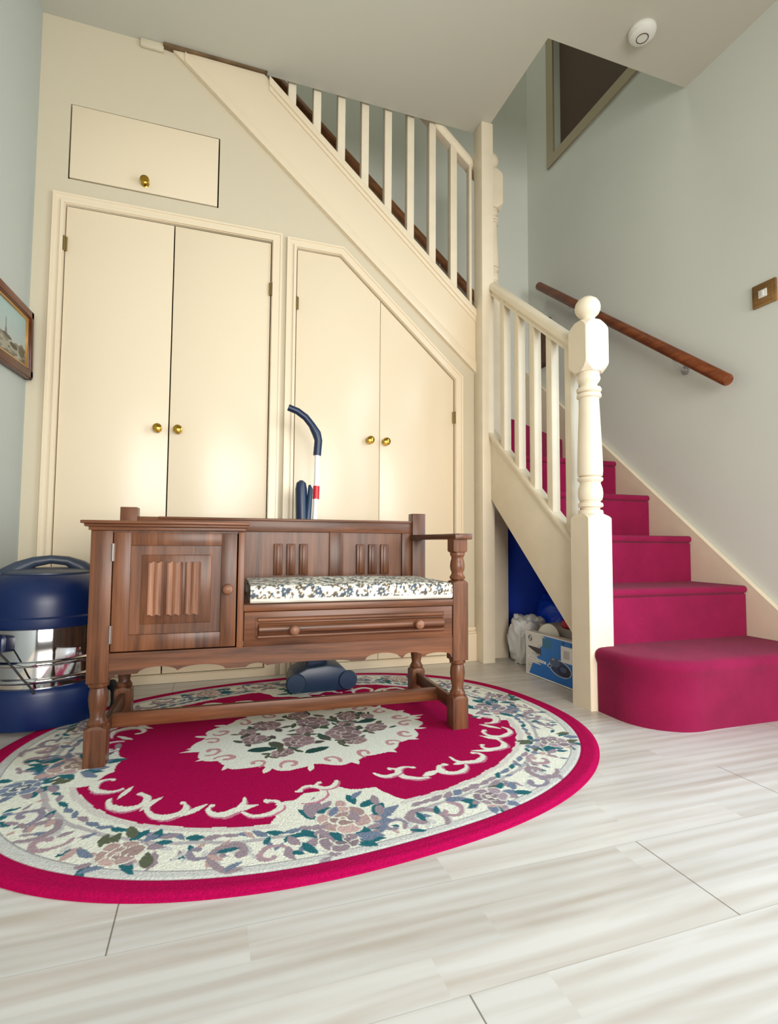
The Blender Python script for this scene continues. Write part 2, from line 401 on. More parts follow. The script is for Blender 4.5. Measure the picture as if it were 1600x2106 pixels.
def turned(z0, z1, R):
    """spindle profile between the lower and the upper block, z0 (low) to z1 (high)"""
    P = [(.98, 0), (1.0, .012), (.96, .03), (.74, .036), (.74, .046), (.98, .054), (1.0, .066), (.95, .080), (.78, .086), (.80, .094), (.90, .10),
         (.98, .122), (1.0, .15), (.96, .18), (.86, .205), (.80, .222), (.98, .234), (1.03, .245), (.98, .256), (.80, .262), (.98, .268),
         (1.02, .30), (1.0, .40), (.92, .56), (.84, .72), (.80, .79), (.80, .81), (.98, .818), (1.0, .83), (.96, .842), (.76, .848), (.96, .856), (1.02, .87),
         (.96, .884), (.70, .892), (.66, .91), (.86, .93), (.94, .95), (.88, .97), (.86, 1.0)]
    return [(R*r, z0+(z1-z0)*t) for r, t in P]
def newel(name, c, zb, zs, zt, z1, ztop_, parent, h=.045, label=None):
    """zb bottom, zs top of lower square, zt bottom of upper block, z1 its top, ztop_ top of ball"""
    mb = MB(); oct_block(mb, c, h, zb, zs, .016, 0)
    mb.lathe(turned(zs-.002, zt+.004, h*.86), (c[0], c[1], 0), 32)
    oct_block(mb, c, h, zt, z1, .03, .03)
    hb = ztop_-z1
    pr = [(.038, 0), (.037, .003), (.030, .007), (.023, .013), (.021, .019), (.025, .023), (.034, .031), (.0395, .042), (.0405, .052), (.038, .063), (.030, .074), (.018, .082), (.004, .086)]
    mb.lathe([(r*h/.045, z1-.004+z*(hb+.004)/.086) for r, z in pr], (c[0], c[1], 0), 32)
    o = mb.build(name, M['cream_worn'], parent)
    if label: o['label'] = label
    return o

# ------------------------------------------------------------------ stairs
stair = thing('staircase', (1.745, -.7, 0), 0, 'crimson carpeted staircase with cream strings turning left at the top', 'staircase')
def L(o):  # keep world coordinates for parts modelled in place
    p = o.parent; v = Vector((0, 0, 0))
    while p: v += Vector(p.location); p = p.parent
    o.location = -v; return o
XS0, XS1 = 1.757, 2.382
ZT = [.19, .366, .543, .721, .898]
YN = [-.965, -.718, -.495, -.290, -.095]
YN.append(.02)
SLP = .848
def soff(y): return .848*(y+.735)+.366-.255
def rounded(mb, x0, x1, yr, yb, z0, z1, zf0, zf1, over=.005, r=.013):
    # profile in y-z of one carpeted step
    pts = [(yr, z0)]
    pts += [(yr, z1-2*r-.004)]
    for i in range(9):
        a = -PI/2-PI*i/8
        pts.append((yr-over+r*.9+r*math.cos(a), z1-r+r*math.sin(a)))
    pts += [(yb, z1), (yb, zf1), (yr, zf0)]
    mb.prism(pts, x0, x1, 'yz')
# first step: wide, with a round end wrapping the newel
def bull(k):
    P = [(XS1, -.718), (XS1, -.975-k), (1.92, -.972-k)]
    c = (1.875, -.822); R = .152+k
    for i in range(0, 13):
        a = -PI/2-(PI/2)*i/12
        P.append((c[0]+(R)*math.cos(a), c[1]+R*math.sin(a)))
    P += [(1.723-k, -.744), (XS0, -.744), (XS0, -.718)]
    return P
b = bmesh.new()
lev = [(0, 0), (.001, .145), (.005, .154), (.009, .164), (.009, .174), (.004, .184), (-.005, .190), (-.018, .192)]
Ls = [[b.verts.new((x, y, z)) for x, y in bull(k)] for k, z in lev]
n = len(Ls[0])
for a, d in zip(Ls, Ls[1:]):
    for i in range(n): b.faces.new((a[i], a[(i+1) % n], d[(i+1) % n], d[i]))
b.faces.new(Ls[0][::-1]); b.faces.new(Ls[-1])
bmesh.ops.recalc_face_normals(b, faces=b.faces[:]); bmesh.ops.triangulate(b, faces=[f for f in b.faces if len(f.verts) > 4])
L(MB()._add(b).build('step', M['carpet'], stair))
for i in range(1, 5):
    mb = MB(); yb = YN[i+1] if i < 4 else .0
    rounded(mb, XS0 if i < 4 else XS0+.09, XS1, YN[i], yb, ZT[i-1], ZT[i], max(0, soff(YN[i])), soff(yb) if i < 4 else .62)
    L(mb.build('step', M['carpet'], stair))
# winders round the corner newel
pv = Vector((1.86, -.012))
def wedge(z0, z1, a0, pts, name='step'):
    mb = MB(); mb.prism(pts, z0, z1-.0, 'xy', .009); L(mb.build(name, M['carpet'], stair))
wedge(.70, .898, 0, [(1.85, -.03), (XS1, -.03), (XS1, .33), (1.85, .0)])
wedge(.86, 1.076, 0, [(1.845, -.02), (1.885, -.02), (2.403, .312), (2.403, .645), (2.19, .645), (1.845, .04)])
wedge(1.04, 1.254, 0, [(1.845, .03), (1.875, .03), (2.20, .643), (1.79, .645), (1.845, .06)])
# upper flight behind the cupboard wall
x = 1.845; z = 1.432
for k in range(7):
    x0 = x-.205
    mb = MB(); y0, y1 = .106 if k == 0 else .075, .645
    pts = [(x-.0, z-.20), (x, z-.036)]
    for i in range(7):
        a = -PI/2+PI*i/6; pts.append((x+.004+.016*math.cos(a), z-.016+.016*math.sin(a)))
    pts += [(x0, z), (x0, z-.02), (x0-.0, z-.16)]
    mb.prism(pts, y0, y1, 'xz'); L(mb.build('step', M['carpet'], stair))
    x = x0; z += .178
# strings
def skz(y): return .307+.853*(y+.81)
ws = MB().prism([(-1.10, 0), (-1.10, skz(-1.10)), (.645, skz(.645)), (.645, .95), (-.10, .62), (-.80, 0)], XR-.024, XR-.001, 'yz').build('wall_string', M['cream_worn'], stair); L(ws)
def i_top(y): return .951+.846*(y+.118)
def i_low(y): return .658+.912*(y+.123)
st = MB().prism([(-.655, i_low(-.655)), (-.655, i_top(-.655)), (.0, i_top(0)-.0), (.0, i_low(0))], 1.733, 1.757, 'yz', .001).build('inner_string', M['cream_worn'], stair); L(st)
cp = MB().prism([(-.652, i_top(-.652)-.012), (-.652, i_top(-.652)+.006), (.01, i_top(.01)+.006), (.01, i_top(.01)-.012)], 1.722, 1.770, 'yz', .002)
cp.prism([(-.652, i_top(-.652)-.030), (-.652, i_top(-.652)-.010), (.0, i_top(.0)-.010), (.0, i_top(.0)-.030)], 1.728, 1.740, 'yz', .002)
L(cp.build('string_cap', M['cream_worn'], st))
# upper string: long sloping board on the cupboard wall
x0 = 1.682-(H-.01-1.279)/.868; x1 = 1.682-(H-.012-1.556)/(SL*1.02)
us = MB().prism([(1.697, zlow(1.697)), (1.697, ztop(1.697)), (x1, H-.012), (x0, H-.012)], -.014, .05, 'xz', .001).build('upper_string', M['cream'], stair); L(us)
def band(dz0, dz1, y0, y1, xa, xb, low=True):
    fz = zlow if low else ztop
    return MB().prism([(xb, fz(xb)+dz0), (xb, fz(xb)+dz1), (xa, min(H-.012, fz(xa)+dz1)), (xa, min(H-.013, fz(xa)+dz0))], y0, y1, 'xz', .0015)
L(band(0, .052, -.020, -.013, .45, 1.697).build('string_moulding', M['cream'], us))
L(band(-.024, .010, -.026, .062, x1+.02, 1.697, False).build('string_cap', M['cream'], us))
L(band(-.044, -.022, -.019, -.013, x1+.02, 1.697, False).build('string_moulding', M['cream'], us))
# board closing the under-stair opening beside the post
jb = MB().box(1.760, 1.866, .004, .030, 0, .74, .002).build('side_board', M['cream_worn'], stair); L(jb)

# ------------------------------------------------------------------ banisters
ban = thing('banister', (1.745, -.695, 0), 0, 'cream banister of the lower flight with ball-topped newel and five square spindles', 'banister', 'cream stair banisters')
L(newel('newel_post', (1.745, -.695), 0, .605, 1.065, 1.232, 1.322, ban, label='turned cream newel with ball cap'))
def hr(y): return 1.199+.819*(y+.632)
def rail_profile(w=.027):
    # across-section (side, up) of a moulded handrail, top at 0
    P = [(-w*.75, -.062), (-w*.62, -.046), (-w, -.034), (-w, -.02), (-w*.8, -.008), (-w*.35, 0)]
    return P+[(-a, bb) for a, bb in P[::-1]]
def handrail(p0, p1, side, w=.027):
    p0, p1 = Vector(p0), Vector(p1); b = bmesh.new(); side = Vector(side)
    pr = rail_profile(w)
    v0 = [b.verts.new(p0+side*a+Vector((0, 0, z))) for a, z in pr]; v1 = [b.verts.new(p1+side*a+Vector((0, 0, z))) for a, z in pr]
    b.faces.new(v0); b.faces.new(v1[::-1])
    for i in range(len(pr)): b.faces.new((v0[i], v1[i], v1[(i+1) % len(pr)], v0[(i+1) % len(pr)]))
    bmesh.ops.recalc_face_normals(b, faces=b.faces[:])
    return MB()._add(b)
L(handrail((1.747, -.655, hr(-.655)+.012), (1.758, .015, hr(.015)+.012), (1, 0, 0), .029).build('handrail', M['cream_worn'], ban))
for y in (-.175, -.283, -.390, -.497, -.603):
    L(MB().box(1.733, 1.765, y-.016, y+.016, i_top(y)-.012, hr(y)-.025, .001).build('baluster', M['cream_worn'], ban))
ban2 = thing('banister', (1.79, .055, 0), 0, 'cream banister of the upper flight, square spindles running up past the ceiling edge', 'banister', 'cream stair banisters')
L(newel('newel_post', (1.812, .058), .93, 1.70, 2.085, 2.275, 2.37, ban2, label='turned cream newel partly hidden behind the square post'))
def h2(x): return 2.292+.85*(1.70-x)
L(handrail((1.755, .034, h2(1.755)), (.70, .034, h2(.70)), (0, 1, 0), .027).build('handrail', M['cream_worn'], ban2))
for k in range(8):
    x = .865+.1052*k
    L(MB().box(x-.016, x+.016, .016, .048, ztop(x)-.02, h2(x)-.03, .001).build('baluster', M['cream_worn'], ban2))
L(MB().box(1.672, 1.684, .0, .030, ztop(1.684)-.02, 2.24, .001).build('batten', M['cream_worn'], ban2))

# ------------------------------------------------------------------ wall handrails
def wallrail(label, a, b_, br, side, mt, group):
    t = thing('wall_handrail', a, 0, label, 'handrail', group)
    A, B = Vector(a), Vector(b_)
    d = B-A
    MB().tube([(0, 0, 0), d*.004, d*.5, d*.996, d], [.019, .0225, .0225, .0225, .019], 20).build('rail', mt, t)
    for f in br:
        p = d*f; s = Vector(side)
        m = MB(); m.lathe([(.019, 0), (.019, .005), (.012, .008), (.010, .012)], (0, 0, 0), 20, m=Matrix.Translation(p+s*.0575+Vector((0, 0, -.062))) @ (-s).to_track_quat('Z', 'Y').to_matrix().to_4x4())
        m.tube([p+s*.052+Vector((0, 0, -.062)), p+s*.02+Vector((0, 0, -.058)), p+s*.003+Vector((0, 0, -.045)), p+Vector((0, 0, -.022))], .0075, 12)
        m.build('bracket', M['clear'], t)
    return t
wallrail('round brown handrail on the right-hand wall above the lower flight', (2.349, .452, 1.995), (2.349, -.705, 1.102), [.12+.12, .80], (1, 0, 0), M['rail'], 'brown wall handrails')
wallrail('dark brown handrail on the stairwell wall seen between the upper spindles', (.55, .60, 3.20), (2.10, .60, 1.868), [.3, .8], (0, 0.8, 0), M['rail_x'], 'brown wall handrails')

# ------------------------------------------------------------------ phone bench
OAK_V, OAK_H, OAK_Y, FOLD = M['wood_v'], M['wood_h'], M['wood_y'], M['wood_fold']
bench = thing('telephone_bench', (.333, -.758, .0085), math.radians(-1.6), 'carved brown wooden telephone bench with cupboard, seat and drawer standing on the rug', 'bench')
BW, BD = .929, .375
FT = [(.020, .0), (.021, .004), (.0225, .010), (.0195, .018), (.0165, .022), (.0185, .05), (.0205, .072), (.0185, .088), (.0155, .094), (.0215, .098), (.0225, .104), (.019, .108), (.016, .111)]
FT = [(.018, 0), (.0205, .004), (.0215, .010), (.0175, .016), (.0150, .022), (.0185, .045), (.0205, .062), (.019, .078), (.0165, .086), (.0215, .090), (.0225, .096), (.020, .1), (.017, .103)]
def leg(x, y, top, name='leg', armt=False, mt=None, extra=None):
    m = MB(); h = .0225; c = (x+h, y+h)
    oct_block(m, c, h, 0, .088, .010, 0)
    m.lathe([(r, .084+z) for r, z in FT], (c[0], c[1], 0), 24)
    if armt:
        oct_block(m, c, h, .183, .398, .008, .0)
        m.lathe([(.0150, .392), (.0155, .398), (.0205, .402), (.0215, .408), (.017, .414), (.0160, .420), (.0195, .428), (.0205, .438), (.019, .450), (.0165, .458), (.0175, .464), (.0205, .468), (.020, .474), (.015, .478)], (c[0], c[1], 0), 24)
        oct_block(m, c, h*.93, .474, .512, 0, .006)
    else:
        m.box(x, x+2*h, y, y+2*h, .183, top, .0015)
    return m.build(name, OAK_V, bench)
leg(0, 0, .525); leg(BW-.045, 0, 0, armt=True)
leg(0.0, BD-.045, .598); leg(BW-.045, BD-.045, .598)
CX1 = .335
# cabinet carcass
m = MB(); m.box(.006, .020, .04, BD-.02, .20, .525).box(.320, CX1, .001, BD-.02, .246, .525, .001).box(.01, CX1, .012, BD-.01, .228, .246).box(.02, .32, BD-.02, BD-.01, .2, .525)
m.box(.045, .32, .006, .02, .521, .527)
m.build('cabinet_body', OAK_V, bench)
# moulded top
m = MB(); m.box(-.018, CX1+.010, -.022, BD-.0, .540, .547, .002).box(-.012, CX1+.006, -.015, BD-.0, .533, .541, .003).box(-.004, CX1+.002, -.008, BD-.0, .525, .534, .002)
m.build('cabinet_top', OAK_H, bench)
# door
m = MB(); dx0, dx1, dz0, dz1 = .047, .317, .251, .521; fw = .036
m.box(dx0, dx0+fw, .0, .017, dz0, dz1, .0012).box(dx1-fw, dx1, .0, .017, dz0, dz1, .0012).box(dx0+fw-.001, dx1-fw+.001, .0005, .016, dz0, dz0+fw, .0012, mi=1).box(dx0+fw-.001, dx1-fw+.001, .0005, .016, dz1-fw+.006, dz1, .0012, mi=1)
door = m.build('door', [OAK_V, OAK_H], bench)
m = MB(); m.box(dx0+fw-.002, dx1-fw+.002, .009, .014, dz0+fw-.002, dz1-.028)
m.box(dx0+fw+.022, dx1-fw-.022, .0065, .0105, dz0+fw+.022, dz1-.052, .002); m.build('door_panel', OAK_V, door)
def linenfold(mb, x0, x1, z0, z1, y, folds, depth=.009, ease=.005):
    """carved folds: groups of vertical ribs with scalloped ends; front towards -y"""
    b = bmesh.new(); n = 96; top = []; rows = []
    for j, (zz, k) in enumerate(((z0, 0), (z0+ease, 1), (z1-ease, 1), (z1, 0))):
        row = []
        for i in range(n+1):
            t = i/n; u = t*folds; f = u-math.floor(u) if i < n else 1
            gap = 1 if (f < .08 or f > .92) else 0
            d = depth*(.55+.45*abs(math.sin(f*PI*2.5))) if not gap else depth*.05
            sc = .0018*math.cos(f*PI*5)
            z = zz+(sc if j >= 2 else -sc)
            row.append(b.verts.new((x0+(x1-x0)*t, y-d, z)))
        rows.append(row)
    bot = [b.verts.new((v.co.x, y+.002, v.co.z)) for v in rows[0]]; tp = [b.verts.new((v.co.x, y+.002, v.co.z)) for v in rows[-1]]
    allr = [bot]+rows+[tp]
    for a, d in zip(allr, allr[1:]):
        for i in range(n): b.faces.new((a[i], a[i+1], d[i+1], d[i]))
    for e in (0, n):
        b.faces.new([r[e] for r in allr])
    bmesh.ops.recalc_face_normals(b, faces=b.faces[:])
    mb._add(b); return mb
linenfold(MB(), .117, .238, .330, .452, .007, 3).build('linenfold_carving', FOLD, door, angle=50)
def wknob(x, z, parent, y=0.0, r=.0125):
    MB().lathe([(r*.6, 0), (r*.5, .006), (r*.55, .010), (r*.95, .014), (r, .019), (r*.85, .024), (r*.4, .027)], (x, y, z), 22, m=Matrix.Rotation(PI/2, 4, 'X')).build('knob', FOLD, parent)
wknob(.297, .388, door)
for z in (.29, .475):
    mm = MB(); mm.tube([(.046, -.002, z-.02), (.046, -.002, z+.02)], .003, 8); mm.box(.046, .050, -.001, .001, z-.02, z+.02); mm.build('hinge', M['steel'], door)
# seat, rails, drawer
m = MB(); m.box(CX1, BW-.046, -.001, BD-.03, .333, .349, .0015); m.build('seat', OAK_H, bench)
m = MB(); m.box(CX1+.0005, BW-.045, .0, .016, .332, .3485, .001); m.build('seat_rail', OAK_H, bench)
m = MB(); a0, a1, b0, b1 = CX1+.002, BW-.047, .2475, .3305
m.box(a0, a1, .002, .018, b0, b1, .001)
m.box(a0+.026, a1-.020, .0005, .004, b0+.018, b1-.014, .0015)
dr = m.build('drawer', OAK_H, bench)
m = MB()
def bar(mb, xx0, xx1, z, r, fl=.45):
    mb.tube([(xx0, .001, z), (xx0+.003, .001, z), (xx1-.003, .001, z), (xx1, .001, z)], [r*.6, r, r, r*.6], 16)
bar(m, a0+.032, a1-.026, (b0+b1)/2-.001, .0150); bar(m, a0+.030, a1-.024, b1-.0195, .0058); bar(m, a0+.030, a1-.024, b0+.0225, .0058)
m.build('drawer_moulding', OAK_H, dr)
wknob(.455, .287, dr, -.008); wknob(.778, .289, dr, -.008)
# scalloped apron
def apron(x0, x1, ztop_, base):
    n = 220; low = []
    for i in range(n+1):
        x = x0+(x1-x0)*i/n; z = base
        for (a_, b2, hgt) in ((.105, .190, .014), (.190, .296, .013), (.345, .392, .009), (.392, .60, .006), (.640, .736, .016), (.744, .798, .013), (.804, .878, .009)):
            if a_ < x < b2:
                u = (x-(a_+b2)/2)/((b2-a_)/2); z += hgt*math.sqrt(1-u*u)
        if x < .056 or x > .878: z -= .006
        low.append((x, z))
    return low+[(x1, ztop_), (x0, ztop_)]
MB().prism(apron(.044, BW-.045, .2475, .199), .004, .018, 'xz').build('apron', OAK_H, bench)
MB().box(.01, .024, .04, BD-.04, .195, .24).build('side_apron', OAK_Y, bench)
MB().box(BW-.024, BW-.01, .04, BD-.04, .195, .345).build('side_apron', OAK_Y, bench)
MB().box(.04, BW-.04, BD-.026, BD-.012, .20, .34).build('back_apron', OAK_H, bench)
# back of the seat
by = BD-.045+.012
m = MB(); m.box(.04, BW-.040, by-.002, by+.020, .532, .572, .002); m.box(.10, BW-.042, by-.006, by+.022, .565, .573, .002).build('back_rail', OAK_H, bench)
m = MB(); m.box(CX1, BW-.042, by+.009, by+.015, .34, .535); m.box(.607, .652, by+.0, by+.018, .345, .534, .0015).box(BW-.078, BW-.044, by+.0, by+.018, .345, .534, .0015).box(CX1, CX1+.012, by, by+.018, .345, .534)
bp_ = m.build('back_panel', OAK_V, bench)
def ribs(x0, x1, z0, z1, nn=3):
    m = MB(); w_ = (x1-x0)/nn
    for i in range(nn):
        xa = x0+w_*i+.006; xb = x0+w_*(i+1)-.006
        m.box(xa, xb, by-.001, by+.010, z0, z1, .0025, seg=2); m.box(xa+.008, xb-.008, by-.005, by+.002, z0+.004, z1-.004, .002)
    m.build('linenfold_carving', OAK_V, bp_)
ribs(.427, .545, .398, .495); ribs(.690, .812, .398, .495)
m = MB(); m.prism([(BW-.044, -.012), (BW+.008, -.012), (BW+.006, .10), (BW-.006, BD-.035), (BW-.05, BD-.035), (BW-.044, .10)], .511, .527, 'xy', .003); m.build('armrest', OAK_Y, bench)
# stretchers
m = MB(); m.box(.016, .030, .04, BD-.04, .038, .074, .0015); m.build('stretcher', OAK_Y, bench)
m = MB(); m.box(BW-.030, BW-.016, .04, BD-.04, .038, .074, .0015); m.build('stretcher', OAK_Y, bench)
m = MB(); m.box(.028, BW-.028, .150, .164, .036, .072, .0015); m.build('stretcher', OAK_H, bench)

# ------------------------------------------------------------------ painting helpers for pattern colours
class Paint:
    def __init__(s, u, v, base):
        s.u, s.v = u, v; s.c = np.empty((len(u), 3), np.float32); s.c[:] = lin(base)
    def mask(s, m, col): s.c[m] = lin(col)
    def blob(s, x, y, a, b, ang, col, soft=0):
        w = np.abs(s.u-x) < max(a, b)*1.05; w &= np.abs(s.v-y) < max(a, b)*1.05
        i = np.nonzero(w)[0]
        if len(i) == 0: return
        dx, dy = s.u[i]-x, s.v[i]-y; c_, s_ = math.cos(ang), math.sin(ang)
        p = (dx*c_+dy*s_)/a; q = (-dx*s_+dy*c_)/b
        s.c[i[p*p+q*q < 1]] = lin(col)
    def leaf(s, x, y, a, b, ang, col):
        w = (np.abs(s.u-x) < a*1.05) & (np.abs(s.v-y) < a*1.05); i = np.nonzero(w)[0]
        if len(i) == 0: return
        dx, dy = s.u[i]-x, s.v[i]-y; c_, s_ = math.cos(ang), math.sin(ang)
        p = (dx*c_+dy*s_)/a; q = (-dx*s_+dy*c_)/b
        s.c[i[(np.abs(p) < 1) & (np.abs(q) < (1-p*p))]] = lin(col)
    def stroke(s, pts, r, col):
        for k, (x, y) in enumerate(pts):
            rr = r[k] if isinstance(r, (list, tuple)) else r
            s.blob(x, y, rr, rr, 0, col)
    def rect(s, x0, x1, y0, y1, col): s.mask((s.u > x0) & (s.u < x1) & (s.v > y0) & (s.v < y1), col)
def set_pattern(me, c):
    a = me.color_attributes.new('pattern', 'FLOAT_COLOR', 'POINT')
    f = np.ones((len(c), 4), np.float32); f[:, :3] = c; a.data.foreach_set('color', f.ravel())
def grid_mesh(name, V, nu, nv, closed_u=False):
    me = bpy.data.meshes.new(name)
    I = np.arange(nu*nv).reshape(nv, nu)
    if closed_u: a = I[:-1, :]; b = np.roll(I, -1, 1)[:-1, :]; c = np.roll(I, -1, 1)[1:, :]; d = I[1:, :]
    else: a = I[:-1, :-1]; b = I[:-1, 1:]; c = I[1:, 1:]; d = I[1:, :-1]
    Fq = np.stack([a, b, c, d], -1).reshape(-1, 4)
    me.vertices.add(len(V)); me.vertices.foreach_set('co', V.astype(np.float32).ravel())
    me.loops.add(Fq.size); me.loops.foreach_set('vertex_index', Fq.ravel().astype(np.int32))
    me.polygons.add(len(Fq)); me.polygons.foreach_set('loop_start', np.arange(0, Fq.size, 4, dtype=np.int32))
    me.polygons.foreach_set('loop_total', np.full(len(Fq), 4, np.int32))
    me.update(); me.validate()
    return me

# ------------------------------------------------------------------ rug
def rug():
    rng = random.Random(5)
    A, B, PN = .749, .595, 2.3
    NT, NR = 1500, 250
    th = np.linspace(0, 2*np.pi, NT, endpoint=False)
    c_, s_ = np.cos(th), np.sin(th)
    rad = 1/np.power(np.abs(c_/A)**PN+np.abs(s_/B)**PN, 1/PN)
    rr = np.concatenate([np.linspace(.002, 1, NR), [1.004, 1.004]])
    Rg, Tg = np.meshgrid(rr, th, indexing='ij')
    X = Rg*rad*np.cos(Tg); Y = Rg*rad*np.sin(Tg)
    Z = np.full_like(X, .0085); Z += .0012*np.sin(X*9+1)*np.sin(Y*7)*(Rg < .97)
    edge = np.clip((1-Rg)/.014, 0, 1); Z = Z*(.35+.65*np.sqrt(edge)); Z[-1, :] = .0002
    Z[(Rg > .938) & (Rg < .944)] -= .0012
    V = np.stack([X.ravel(), Y.ravel(), Z.ravel()], 1)
    me = grid_mesh('rug', V, NT, NR+2, True)
    u, v = X.ravel(), Y.ravel(); r = Rg.ravel(); t = Tg.ravel()
    # hand-carved wobble of every outline
    wx = .0030*np.sin(u*61+v*23)+.0011*np.sin(u*143-v*111+1); wy = .0030*np.sin(v*57-u*31+2)+.0011*np.sin(v*131+u*119)
    un, vn = u, v; u = u+wx; v = v+wy
    r = r+(.6*(wx+wy))*(r < .9)
    CR, CM, CM2 = (164, 2, 70), (222, 222, 206), (196, 196, 190)
    MV, PK, TL, GR, SB = (150, 134, 142), (184, 156, 150), (40, 100, 108), (92, 98, 78), (112, 124, 144)
    p = Paint(u, v, CR)
    # cartouches that push the band inwards, one on each side
    wob = .012*np.sin(t*26)
    inner = np.full_like(r, .725)+.004*np.sin(t*40)
    def bump(x, y, a, b): 
        q = np.sqrt(((u-x)/a)**2+((v-y)/b)**2); return q+.10*np.abs(np.sin(5*np.arctan2(v-y, u-x)))
    band = (r > inner) & (r < .94)
    cart = (bump(-.09, -.43, .135, .115) < 1) | (bump(.09, .43, .135, .115) < 1) | (bump(.55, -.02, .10, .13) < 1) | (bump(-.55, .02, .10, .13) < 1)
    cart &= r < .94
    p.mask(band | cart, CM)
    p.mask((r > .915) & (r < .94), CM2); p.mask((r > .908) & (r < .915), (150, 150, 150))
    ln = (r > .725) & (r < .745) & ~(bump(-.09, -.43, .12, .10) < 1) & ~(bump(.09, .43, .12, .10) < 1) & ~(bump(.55, -.02, .09, .12) < 1) & ~(bump(-.55, .02, .09, .12) < 1)
    p.mask(ln, (206, 200, 192))
    ln2 = (r > .79) & (r < .805) & (np.abs(np.sin(t*2)) > .25); p.mask(ln2, (176, 170, 170))
    def pol(rv, a):
        k = rv/ (abs(math.cos(a)/A)**PN+abs(math.sin(a)/B)**PN)**(1/PN); return k*math.cos(a), k*math.sin(a)
    # dashes of blue-grey leaves between the two lines
    k = 0; a = 0
    while a < 2*PI:
        x, y = pol(.768, a); tang = a+PI/2
        if abs(math.sin(a*2)) > .22:
            p.leaf(x, y, .017, .0075, tang+rng.uniform(-.4, .4), rng.choice([SB, SB, MV, TL]))
        a += .052
    def curl(x, y, R, a0, turn, n, r0, r1, col, shade=None):
        pts = []; rad_ = []
        for i in range(n):
            f = i/(n-1); ang = a0+turn*f; q = R*(1-.78*f)
            pts.append((x+q*math.cos(ang), y+q*math.sin(ang))); rad_.append(r0+(r1-r0)*math.sin(f*PI)**.6)
        if shade: p.stroke([(a_+.003, b_-.003) for a_, b_ in pts], [q*1.15 for q in rad_], shade)
        p.stroke(pts, rad_, col)
        p.blob(pts[-1][0], pts[-1][1], r1*1.1, r1*1.1, 0, col)
    def sh(c, k): return tuple(max(0, min(255, int(q*k))) for q in c)
    def rose(x, y, R, cols=(MV, CM, PK), n=6):
        ph = rng.uniform(0, 6)
        for i in range(n):
            an = ph+i*2*PI/n; px_, py_ = x+R*.62*math.cos(an), y+R*.62*math.sin(an)
            p.blob(px_, py_, R*.46, R*.36, an+PI/2, cols[1]); p.blob(px_, py_, R*.40, R*.30, an+PI/2, sh(cols[0], rng.uniform(.86, 1.12)))
        for i in range(4):
            an = ph+.5+i*PI/2; px_, py_ = x+R*.26*math.cos(an), y+R*.26*math.sin(an)
            p.blob(px_, py_, R*.30, R*.22, an+PI/2, cols[1]); p.blob(px_+R*.03, py_, R*.25, R*.17, an+PI/2, sh(cols[0], rng.uniform(.8, 1.0)))
        p.blob(x, y, R*.17, R*.13, ph, cols[1]); p.blob(x, y, R*.09, R*.08, 0, cols[2])
    def sprig(x, y, S, cols_l, cols_f, n=9):
        for i in range(n):
            an = rng.uniform(0, 2*PI); d = S*rng.uniform(.6, 1.15)
            p.leaf(x+d*math.cos(an), y+d*math.sin(an)*.8, S*.30, S*.13, an+rng.uniform(-.8, .8), rng.choice(cols_l))
        for i in range(5):
            an = rng.uniform(0, 2*PI); d = S*rng.uniform(.35, .85)
            p.blob(x+d*math.cos(an), y+d*math.sin(an)*.8, S*.17, S*.13, an, rng.choice(cols_f))
        rose(x, y, S*.60, (rng.choice(cols_f), CM, PK))
    # small leaves scattered through the band, then the flowers
    for i in range(420):
        a = rng.uniform(0, 2*PI); x, y = pol(rng.uniform(.80, .895), a)
        p.leaf(x, y, rng.uniform(.009, .018), rng.uniform(.004, .007), rng.uniform(0, 6), rng.choice([TL, SB, MV, MV, PK, CM2, CM2]))
    for i in range(20):
        a = 2*PI*i/20+.08; x, y = pol(.852, a)
        if i % 2 == 0: sprig(x, y, .068, [TL, TL, SB, GR, MV], [MV, MV, PK, SB], 14)
        else:
            sg = 1 if (i//2) % 2 else -1
            curl(x, y, .044, a+.6, sg*5.2, 60, .004, .008, (150, 134, 140), (186, 184, 182)); curl(x+.06*math.cos(a+PI/2), y+.06*math.sin(a+PI/2), .034, a+2.5, -sg*4.6, 44, .004, .006, (168, 142, 148)); curl(x-.06*math.cos(a+PI/2), y-.06*math.sin(a+PI/2), .03, a+1.5, sg*4.6, 44, .003, .006, (140, 132, 146))
            for q in range(4): p.leaf(*[w0+rng.uniform(-.05, .05) for w0 in (x, y)], .016, .006, rng.uniform(0, 6), rng.choice([TL, MV, PK, SB]))
    for (x, y) in ((-.09, -.445), (.09, .445), (.55, -.03), (-.55, .03)):
        sprig(x, y, .085, [TL, TL, SB, MV], [MV, SB, PK], 15)
        for i in range(10): p.leaf(x+rng.uniform(-.1, .1), y+rng.uniform(-.08, .08), .02, .008, rng.uniform(0, 6), rng.choice([TL, SB, MV]))
    p.mask((r >= .94), CR)
    # scroll garlands on the crimson field
    def garland(seq, m):
        for (x, y, R, a0, turn, w0) in seq:
            pts = []
            for sx, sy in m:
                save = (u, v)
                n = 54
                P_ = [];rd = []
                for i in range(n):
                    f = i/(n-1); ang = a0+turn*f; q = R*(1-.62*f)
                    P_.append((sx*(x+q*math.cos(ang)), sy*(y+q*math.sin(ang)))); rd.append(w0*(.55+.75*math.sin(min(1, f*1.15)*PI)))
                p.stroke([(a_+.001, b_-.005) for a_, b_ in P_], [q*1.15 for q in rd], (190, 120, 140)); p.stroke(P_, rd, CM)
                p.blob(P_[-1][0], P_[-1][1], w0*1.0, w0*1.0, 0, CM)
    mir = [(1, 1), (1, -1), (-1, 1), (-1, -1)]
